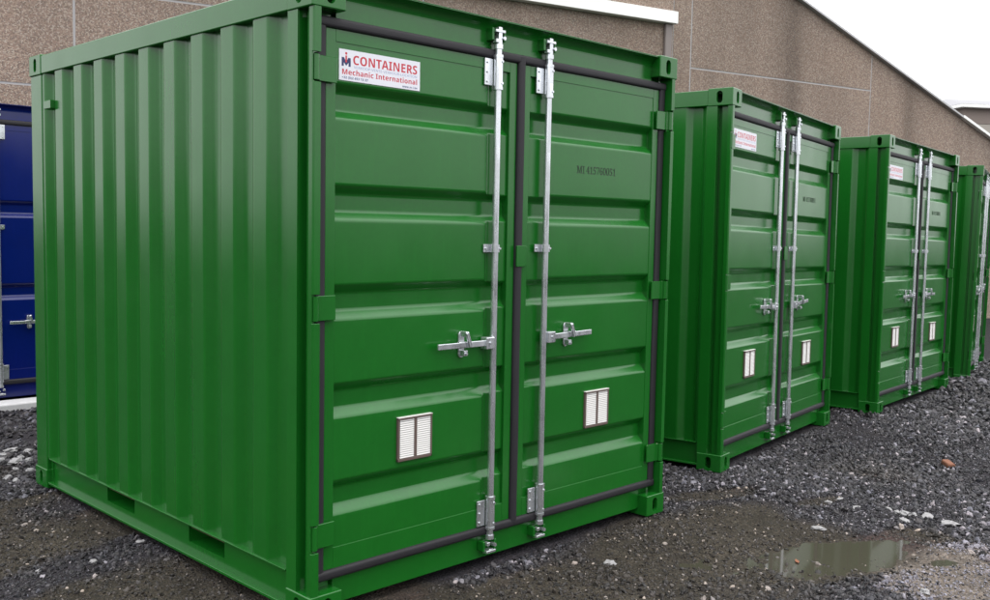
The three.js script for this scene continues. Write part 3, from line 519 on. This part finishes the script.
{
  const N = 5, bins = Array.from({ length: N }, () => []), r = rng(4242), M = new THREE.Matrix4(), q = new THREE.Quaternion(), e = new THREE.Euler(), P = new THREE.Vector3(), S = new THREE.Vector3();
  const cam = camera.position;
  const scatter = (x0, x1, z0, z1, count, smin, smax, pow, far) => {
    for (let i = 0; i < count; i++) {
      const x = lerp(x0, x1, r()), z = lerp(z0, z1, r()), u = r(), sz = smin + (smax - smin) * u ** pow, t = r(), turn = [r() * 6.3, r() * 6.3, r() * 6.3], tone = r(), tint = r();
      if (inBox(x, z, 0.03)) continue;
      const m = far ? 0.15 * mudShare(x, z) : mudShare(x, z), clump = fbm(x * 2.4, z * 2.4, 111, 3);
      const pz = paleShare(x, z); if (t < Math.max(m * (sz < 0.009 ? 0.45 : 0.93), pz * (sz < 0.008 ? 0.3 : 0.85)) || t > 0.25 + 1.5 * clump) continue;
      const y = groundY(x, z), coarse = fbm(x * 1.3 + 4, z * 1.3, 113, 3); if (sz > 0.009 && coarse < 0.42 && t < 0.8 && !far) continue; if (puddleDip(x, z) > 0.019 && t < 0.9) continue;
      const pile = sstep(8.4, 10.5, x) * (z > -1.2 ? 1 : 0) * 0.03;
      M.compose(P.set(x, y + sz * 0.18 + pile * r(), z), q.setFromEuler(e.set(turn[0], turn[1], turn[2])), S.set(sz, sz * 0.8, sz));
      const pl = paleShare(x, z); let l = 0.014 + 0.05 * tone * tone; if (tone > 0.972 - 0.075 * sstep(0.42, 0.62, fbm(x * 0.55 + 2.3, z * 0.8, 117, 3))) l = 0.1 + 0.2 * tint; const mm = mudShare(x, z); if (pl > 0.4) l = tone < 0.3 ? l : 0.08 + 0.16 * tone;
      bins[i % N].push([M.clone(), l * (1.0 + 0.12 * (tint - 0.5) + 0.1 * mm), l * (0.94 + 0.01 * mm), l * (1.08 - 0.16 * (tint - 0.5) - 0.22 * mm)]);
    }
  };
  scatter(0.3, 4.6, -0.4, 2.3, 110000, 0.003, 0.0165, 3.2, false);
  scatter(-1.6, 0.3, -4.6, 0.3, 75000, 0.003, 0.015, 3.2, false);
  scatter(3.0, 7.5, -0.9, 2.6, 90000, 0.0045, 0.022, 2.8, false);
  scatter(6.5, 16, -1.6, 4.2, 60000, 0.009, 0.036, 2, true);
  scatter(-1.8, 1.6, -5.5, -2.7, 9000, 0.007, 0.028, 2.2, true);
  scatter(8.9, 12.6, -1.0, 0.5, 6000, 0.015, 0.05, 1.3, true);
  const mat = new THREE.MeshPhysicalMaterial({ color: 0xffffff, roughness: 0.5, specularIntensity: 0.6 });
  bins.forEach((b, k) => {
    const im = new THREE.InstancedMesh(stoneGeo(900 + k, 1, 0.62), mat, b.length); im.name = numbered('gravel'); im.castShadow = im.receiveShadow = true;
    const col = new THREE.Color(); b.forEach(([m, R, G, B], i) => { im.setMatrixAt(i, m); im.setColorAt(i, col.setRGB(R, G, B)); });
    tag(im, 'dark crushed stone gravel strewn over the muddy yard', 'gravel', null, 'stuff'); scene.add(im);
  });
}
// pale lumps of rubble that stand out from the gravel
{
  const r = rng(77), mat = new THREE.MeshStandardMaterial({ color: new THREE.Color().setRGB(0.27, 0.265, 0.27), map: paintTex, roughness: 0.85 });
  const lump = (x, z, s, flat, turn, label, group) => { const m = new THREE.Mesh(uvm(stoneGeo(Math.floor(r() * 1e6), 1, flat, 0.62)), mat); m.name = numbered('pale_stone'); m.scale.set(s * (0.7 + 0.7 * r()), s * (0.8 + 0.6 * r()), s * (0.55 + 0.5 * r())); m.rotation.set(0.35 * (r() - 0.5), 0, 0.35 * (r() - 0.5)); m.position.set(x, Math.max(groundY(x, z), groundY(x + s * 0.6, z), groundY(x, z + s * 0.6), groundY(x - s * 0.6, z), groundY(x, z - s * 0.6)) + s * flat * 0.45, z); m.rotation.y = turn; m.castShadow = m.receiveShadow = true; tag(m, label, 'stone', group); scene.add(m); };
  for (const [x, z] of [[0.18, -3.89], [0.15, -3.69], [0.22, -3.75], [0.16, -3.53], [0.07, -3.53], [0.04, -3.39], [0.09, -3.28], [-0.08, -3.18], [-0.07, -3.07], [0.26, -3.83], [0.0, -3.62], [0.11, -3.6], [-0.12, -3.42], [0.06, -3.78]]) lump(x + 0.04 * (r() - 0.5), z + 0.05 * (r() - 0.5), 0.02 + 0.028 * r(), 0.55, r() * 6, 'whitish rubble lump on the gravel behind the fully visible green side wall', 'whitish rubble between the blue and green containers');
  for (const [x, z, s] of [[2.85, 0.75, 0.036], [3.54, 0.86, 0.03], [3.51, 0.92, 0.03], [3.51, 0.96, 0.045], [3.55, 1.0, 0.024], [3.56, 1.07, 0.034], [3.5, 1.22, 0.048], [3.44, 0.52, 0.026], [3.55, 0.54, 0.022], [3.36, 1.02, 0.04], [2.32, 1.54, 0.03], [3.43, 0.7, 0.024], [1.53, 0.33, 0.03]]) lump(x, z, s, 0.3, r() * 6, 'flat pale stone chip lying on dark gravel near the puddle', 'pale stone chips round the puddle');
  for (const [x, z, s] of [[-0.32, -1.33, 0.02], [-0.55, -1.39, 0.013], [-0.01, -1.49, 0.022]]) lump(x, z, s, 0.5, r() * 6, 'small pale stone in the mud beside the bottom rail with fork pockets', 'pale stones in the mud by the side rail');
}
{
  // broken bit of brick
  const g = new RoundedBoxGeometry(0.1, 0.042, 0.06, 3, 0.016), p = g.attributes.position; for (let i = 0; i < p.count; i++) { const x = p.getX(i), y = p.getY(i), z = p.getZ(i), k = 1 + 0.22 * (vnoise(x * 60 + 9, z * 60 + y * 40 + 9, 3) - 0.5); p.setXYZ(i, x * k, y * k, z * k); } g.computeVertexNormals();
  const m = new THREE.Mesh(uvm(g), new THREE.MeshStandardMaterial({ color: new THREE.Color().setRGB(0.2, 0.085, 0.05), map: paintTex, roughness: 0.9 })); m.name = 'brick_fragment'; m.position.set(5.02, groundY(5.02, 0.65) + 0.02, 0.65); m.rotation.set(0.1, 0.9, 0.08); m.castShadow = true; tag(m, 'orange brown brick fragment lying alone on the gravel', 'brick'); scene.add(m);
  // fallen leaf at the puddle's edge
  const lf = new THREE.Shape(); lf.moveTo(-0.028, 0); lf.quadraticCurveTo(-0.008, 0.02, 0.03, 0); lf.quadraticCurveTo(-0.008, -0.02, -0.028, 0);
  const lg = new THREE.ExtrudeGeometry(lf, { depth: 0.0012, bevelEnabled: false, curveSegments: 6 }); lg.rotateX(-Math.PI / 2);
  const l = new THREE.Mesh(lg, new THREE.MeshStandardMaterial({ color: new THREE.Color().setRGB(0.2, 0.07, 0.03), roughness: 0.6 })); l.name = 'fallen_leaf'; l.position.set(2.31, -0.026, 0.91); l.rotation.y = 0.7; l.castShadow = true; tag(l, 'small rust brown leaf floating in the puddle', 'leaf'); scene.add(l);
}
scene.traverse((o) => { if (o.isMesh) { o.castShadow = true; o.receiveShadow = true; } });
renderer.render(scene, camera);
